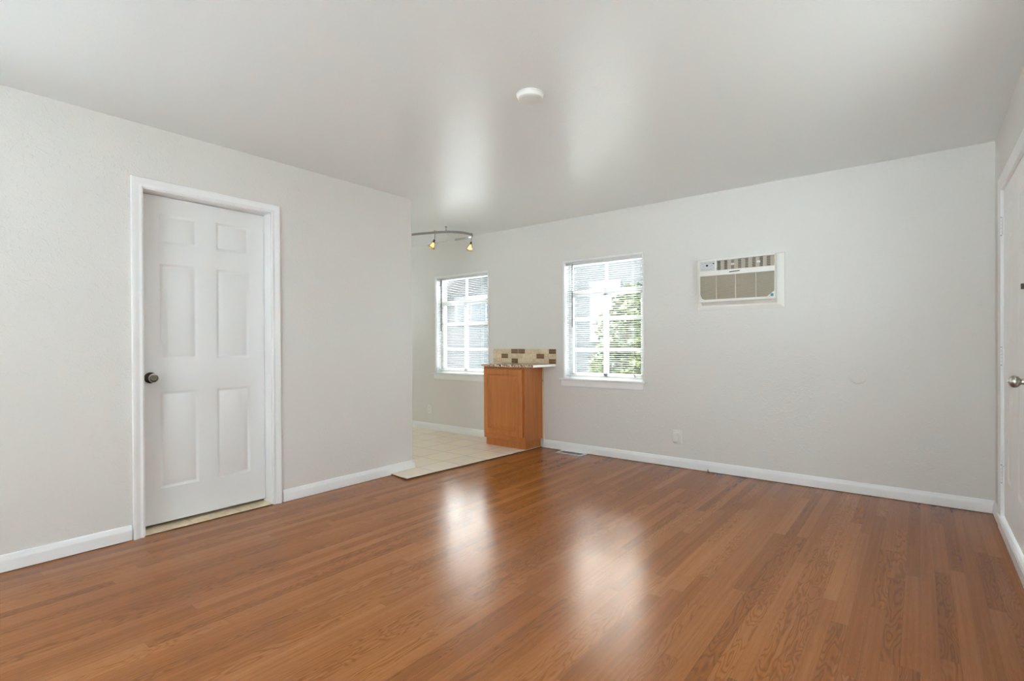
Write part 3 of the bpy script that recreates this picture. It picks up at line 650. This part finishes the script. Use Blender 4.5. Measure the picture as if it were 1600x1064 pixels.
# ---------------------------------------------------------------- ceiling fittings
cv = MB().lathe([(.069, 0), (.0725, -.003), (.0725, -.006), (.069, -.008), (.067, -.016), (.064, -.024), (.058, -.0275), (.055, -.0280), (.0535, -.0272), (.052, -.0280), (.050, -.0281), (0, -.0281)], (-1.600, 2.178, H), (0, 0, 1), 48).build('ceiling_cover', M_PLASTIC, smooth=True)
cv['label'] = 'round white cover plate on the living room ceiling'; cv['category'] = 'cover plate'
tl = thing('track_light', (-4.12, 4.02, H), 'curved metal track light with small glass spots over the dining area', 'lamp')
RZ = 2.378
rail = [(-5.35, 4.02), (-5.0, 3.86), (-4.75, 3.845), (-4.50, 3.880), (-4.389, 3.912), (-4.237, 3.962), (-4.120, 4.021), (-4.058, 4.077), (-4.014, 4.150), (-3.997, 4.235), (-4.012, 4.320), (-4.052, 4.375), (-4.107, 4.397), (-4.207, 4.402), (-4.345, 4.386)]
def spline(pts, n=6):
    out = []
    P = [pts[0]]+list(pts)+[pts[-1]]
    for i in range(1, len(P)-2):
        p0, p1, p2, p3 = [Vector(q) for q in P[i-1:i+3]]
        for k in range(n):
            t = k/n; out.append(.5*((2*p1)+(p2-p0)*t+(2*p0-5*p1+4*p2-p3)*t*t+(3*p1-p0-3*p2+p3)*t**3))
    out.append(Vector(pts[-1])); return out
m_ = MB()
for dz in (.0075, -.0075): m_.tube([(q.x, q.y, RZ+dz) for q in spline(rail)], .0058, 8)
m_.tube([(q.x, q.y, RZ) for q in spline(rail)], .0045, 8)
m_.build('rail', M_STEEL, tl, smooth=True)
for (x, y) in ((-4.120, 4.021), (-5.0, 3.86)):
    so = MB().tube([(x, y, RZ+.004), (x, y, H-.0005)], .0048, 10)
    so.lathe([(0, 0), (.013, 0), (.013, .006), (.008, .012), (0, .012)], (x, y, H-.0125), (0, 0, 1), 16).lathe([(0, -.012), (.009, -.012), (.009, .012), (0, .012)], (x, y, RZ), (0, 0, 1), 12)
    so.build('standoff', M_STEEL, tl, smooth=True)
def spot(x, y, aim):
    b_ = MB().lathe([(0, -.014), (.010, -.014), (.010, .018), (.006, .022), (0, .022)], (x, y, RZ), (0, 0, 1), 14)
    b_.tube([(x, y, RZ-.012), (x-.002, y, RZ-.05), (x-.006, y-.003, RZ-.085)], .0042, 8); b_ = b_.build('spot_arm', M_STEEL, tl, smooth=True)
    ax = Vector(aim).normalized(); o = Vector((x-.006, y-.003, RZ-.085))
    hs = MB().lathe([(0, -.004), (.0085, -.004), (.011, .004), (.011, .018), (.016, .024), (.0155, .026), (0, .026)], o, ax, 16).build('lamp_socket', M_BRONZE, b_, smooth=True)
    MB().lathe([(.013, .020), (.020, .036), (.028, .060), (.037, .088), (.0395, .096), (.0375, .096), (.026, .060), (.018, .036), (.011, .022)], o, ax, 24).build('lamp_shade', M_SHADE, b_, smooth=True, label='amber glass shade')
    MB().lathe([(0, .030), (.009, .034), (.016, .052), (.024, .072), (.0245, .076), (.012, .079), (0, .080)], o, ax, 20).build('bulb', M_BULB, b_, smooth=True)
spot(-4.237, 3.962, (-.25, -.28, -1)); spot(-4.012, 4.320, (.05, -.35, -1))

# ---------------------------------------------------------------- outlets, cover, register, cable stub
def outlet(x, z, y0, label, w_=.072, h_=.116):
    o = thing('wall_outlet', (x, y0, z), label, 'outlet')
    m_ = MB(); q = [(x-w_/2, z-h_/2), (x+w_/2, z-h_/2), (x+w_/2, z+h_/2), (x-w_/2, z+h_/2)]
    a = [m_.bm.verts.new((u, y0-.0003, v)) for u, v in q]; b = [m_.bm.verts.new((x+(u-x)*.92, y0-.006, z+(v-z)*.95)) for u, v in q]
    for k in range(4): m_.bm.faces.new((a[k], a[(k+1) % 4], b[(k+1) % 4], b[k]))
    m_.bm.faces.new(b); m_.bm.faces.new(a[::-1]); m_.build('cover_plate', M_PLASTIC, o)
    for dz in (.020, -.020):
        s_ = MB().lathe([(0, .006), (.0165, .006), (.0165, .0085), (.015, .009), (0, .009)], (x, y0, z+dz), (0, -1, 0), 20).build('socket', M_PLASTIC, o, smooth=True)
        MB().box(x-.007, x-.005, y0-.0094, y0-.0088, z+dz-.003, z+dz+.006).box(x+.005, x+.007, y0-.0094, y0-.0088, z+dz-.003, z+dz+.006).build('slot', M_DARK, s_)
    return o
outlet(-5.034, .280, YB, 'white wall outlet low under the dining window by the tiles')
outlet(-1.731, .277, YB, 'white wall outlet with a plug-in device low on the back wall', .080, .124)
pg = thing('plug_in_device', (-1.737, YB-.01, .268), 'small rounded white plug-in device in the outlet below the air conditioner', 'night light')
m_ = MB(); pr = []
for k in range(24):
    a = k*2*PI/24; pr.append((.0265*math.copysign(abs(math.cos(a))**.7, math.cos(a)), .046*math.copysign(abs(math.sin(a))**.7, math.sin(a))))
prev = None
for (yy, sc) in ((YB-.0095, 1), (YB-.034, 1), (YB-.042, .93), (YB-.046, .80)):
    cur = [m_.bm.verts.new((-1.737+u*sc, yy, .268+v*sc)) for u, v in pr]
    if prev:
        for k in range(24): m_.bm.faces.new((prev[k], prev[(k+1) % 24], cur[(k+1) % 24], cur[k]))
    else: m_.bm.faces.new(cur[::-1])
    prev = cur
m_.bm.faces.new(prev); m_.build('housing', mat('device_plastic', (.70, .69, .66), .4), pg, smooth=True)
MB().lathe([(.017, 0), (.019, .0015), (.0205, .0015), (.0215, 0)], (-1.737, YB-.0455, .266), (0, -1, 0), 28).build('ring', M_PLASTIC, pg, smooth=True)
dc = MB().lathe([(.060, 0), (.0595, .0035), (.056, .006), (.050, .0072), (0, .0078)], (-.362, YB-.0003, .879), (0, -1, 0), 48).build('wall_cover', M_WALL, smooth=True)
dc['label'] = 'round cover plate painted in the wall colour, near the entrance door'; dc['category'] = 'cover plate'
rg = thing('floor_register', (-2.81, 4.515, 0), 'white metal floor register at the foot of the back wall', 'register')
rx0, rx1, ry0, ry1 = -2.962, -2.662, 4.452, 4.583
m_ = MB()
def bev(x0, x1, y0, y1): m_.prism([(x0, y0, .0004), (x1, y0, .0004), (x1, y1, .0004), (x0, y1, .0004)], (0, 0, .006))
bev(rx0, rx1, ry0, ry0+.020); bev(rx0, rx1, ry1-.018, ry1); bev(rx0, rx0+.022, ry0+.020, ry1-.018); bev(rx1-.022, rx1, ry0+.020, ry1-.018)
m_.build('register_frame', M_TRIM, rg, bevel=.002)
m_ = MB()
for k in range(17):
    x = rx0+.026+k*.0152; m_.prism([(x, ry0+.020, .0015), (x+.0016, ry0+.020, .0015), (x+.0075, ry0+.020, .0055), (x+.0060, ry0+.020, .0055)], (0, ry1-ry0-.038, 0))
m_.box(rx0+.022, rx1-.022, (ry0+ry1)/2-.002, (ry0+ry1)/2+.003, .0010, .0058); m_.build('register_vanes', mat('register_grey', (.42, .42, .42), .4), rg)
MB().box(rx0+.020, rx1-.020, ry0+.018, ry1-.016, .0003, .0011).build('register_duct', M_DARK, rg)
cx = thing('cable_stub', (-1.449, 4.568, 0), 'short cable connector sticking out of the floor by the back baseboard', 'connector')
MB().tube([(-1.449, 4.569, .0005), (-1.449, 4.566, .012)], .0055, 10).build('cable', mat('brown_cable', (.17, .07, .03), .5), cx, smooth=True)
MB().lathe([(.0075, 0), (.0075, .008), (.005, .008), (.005, .017), (.0012, .017), (.0008, .022), (0, .022)], (-1.449, 4.566, .011), (-.05, -.15, 1), 6).build('connector_nut', M_NICKEL, cx)

# ---------------------------------------------------------------- outdoors
struct(MB().box(-60, 30, YB+.25, 70, -.62, -.5).build('bounce_ground', mat('bounce_ground_pale', (.24, .235, .225), .9, bump=(60, .4, .02, 4))), 'unseen ground, pale to reflect light onto the ceiling, between the room and the neighbouring house', 'ground')  # unseen ground, toned pale to feed the ceiling sheen near the windows
struct(MB().box(XR+.3, 30, YR-.3, YB+.25, -.62, -.5).build('side_yard', mat('side_ground_dark', (.16, .155, .145), .9, bump=(60, .8, .02, 4))), 'unseen ground, toned dark to curb bounced light, beyond the right wall', 'ground')  # unseen ground, darkened so less light bounces in from the right
gr = MB().box(-60, XK-.3, YR-.3, YB+.25, -.62, -.5).box(-60, 30, -60, YR-.3, -.62, -.5).build('ground', M_BOUNCE); struct(gr, 'unseen ground behind the room, made pale to bounce sunlight up to the ceiling', 'ground')  # unseen ground added as a pale reflector for the ceiling
HY = 12.0
hs = thing('neighbor_house', (-9, HY, -.5), 'dark grey lap sided house with a gable seen through the blinds', 'house')
pk = [(-12.55, 2.62), (-9.3, 4.15), (-2.6, 4.15), (2.2, 2.6)]
m_ = MB().prism([(-12.55, HY, -.5), (2.2, HY, -.5), (2.2, HY, 2.55), (-2.6, HY, 4.1), (-9.3, HY, 4.1), (-12.55, HY, 2.55)], (0, 8, 0)); m_.build('house_wall', M_SIDE, hs)
m_ = MB().prism([(-13.0, HY-.35, 2.45), (-9.3, HY-.35, 4.20), (-9.3, HY-.35, 4.32), (-13.1, HY-.35, 2.56)], (0, 8.7, 0)).prism([(-9.3, HY-.35, 4.20), (-2.6, HY-.35, 4.20), (2.7, HY-.35, 2.45), (2.7, HY-.35, 2.57), (-2.6, HY-.35, 4.32), (-9.3, HY-.35, 4.32)], (0, 8.7, 0)); m_.build('roof', M_ROOF, hs)
for (x0, x1, z0, z1) in ((-11.75, -10.55, 1.85, 2.55), (-6.75, -6.05, 1.25, 2.65)):
    wf = MB().box(x0-.09, x1+.09, HY-.05, HY+.02, z0-.09, z1+.09).build('house_window', M_HTRIM if x0 < -8 else mat('pale_house_window', (.085, .09, .105), .5), hs)
    if x0 < -8:
        xm = (x0+x1)/2
        for (a, b) in ((x0, xm-.03), (xm+.03, x1)): MB().box(a, b, HY-.06, HY-.04, z0, z1).build('pane', M_HGLASS, wf)
MB().box(-12.4, -12.28, HY-.12, HY-.02, -.5, 2.5).build('downspout', M_HTRIM, hs)
def tree(x, y, z0, parts, n, seed, label, name):
    t = thing(name, (x, y, -.5), label, 'tree' if name == 'leafy_tree' else 'shrub')
    MB().tube([(x, y, -.5), (x+.03, y, .5), (x-.02, y+.05, z0)], [.07, .055, .03], 8).build('trunk', M_BARK, t, smooth=True)
    rnd = random.Random(seed); m_ = MB()
    for _ in range(n):
        cx_, cy_, cz_, r_ = rnd.choice(parts)
        d = Vector((rnd.gauss(0, 1), rnd.gauss(0, 1), rnd.gauss(0, 1))).normalized()*r_*(.55+.5*rnd.random())
        c = Vector((cx_, cy_, cz_))+d
        a = Vector((rnd.gauss(0, 1), rnd.gauss(0, 1), rnd.gauss(0, .6))).normalized(); b = a.cross(Vector((rnd.gauss(0, 1), rnd.gauss(0, 1), rnd.gauss(0, 1)))).normalized()
        l_ = .035+.03*rnd.random()
        m_.face([c-a*l_, c+b*l_*.45, c+a*l_, c-b*l_*.45])
    m_.build('foliage', M_LEAF, t)
tree(-3.55, 7.3, 1.5, [(-3.55, 7.3, 1.35, .48), (-3.35, 7.2, 1.7, .33), (-3.75, 7.4, .75, .45), (-3.2, 7.3, .9, .42)], 5200, 5, 'yellow green leafy tree outside the window beside the air conditioner', 'leafy_tree')
tree(-5.05, 7.0, .3, [(-5.05, 7.0, .35, .36), (-4.85, 7.1, .25, .34)], 1600, 8, 'low pale green shrub at the foot of the dark house', 'leafy_shrub')
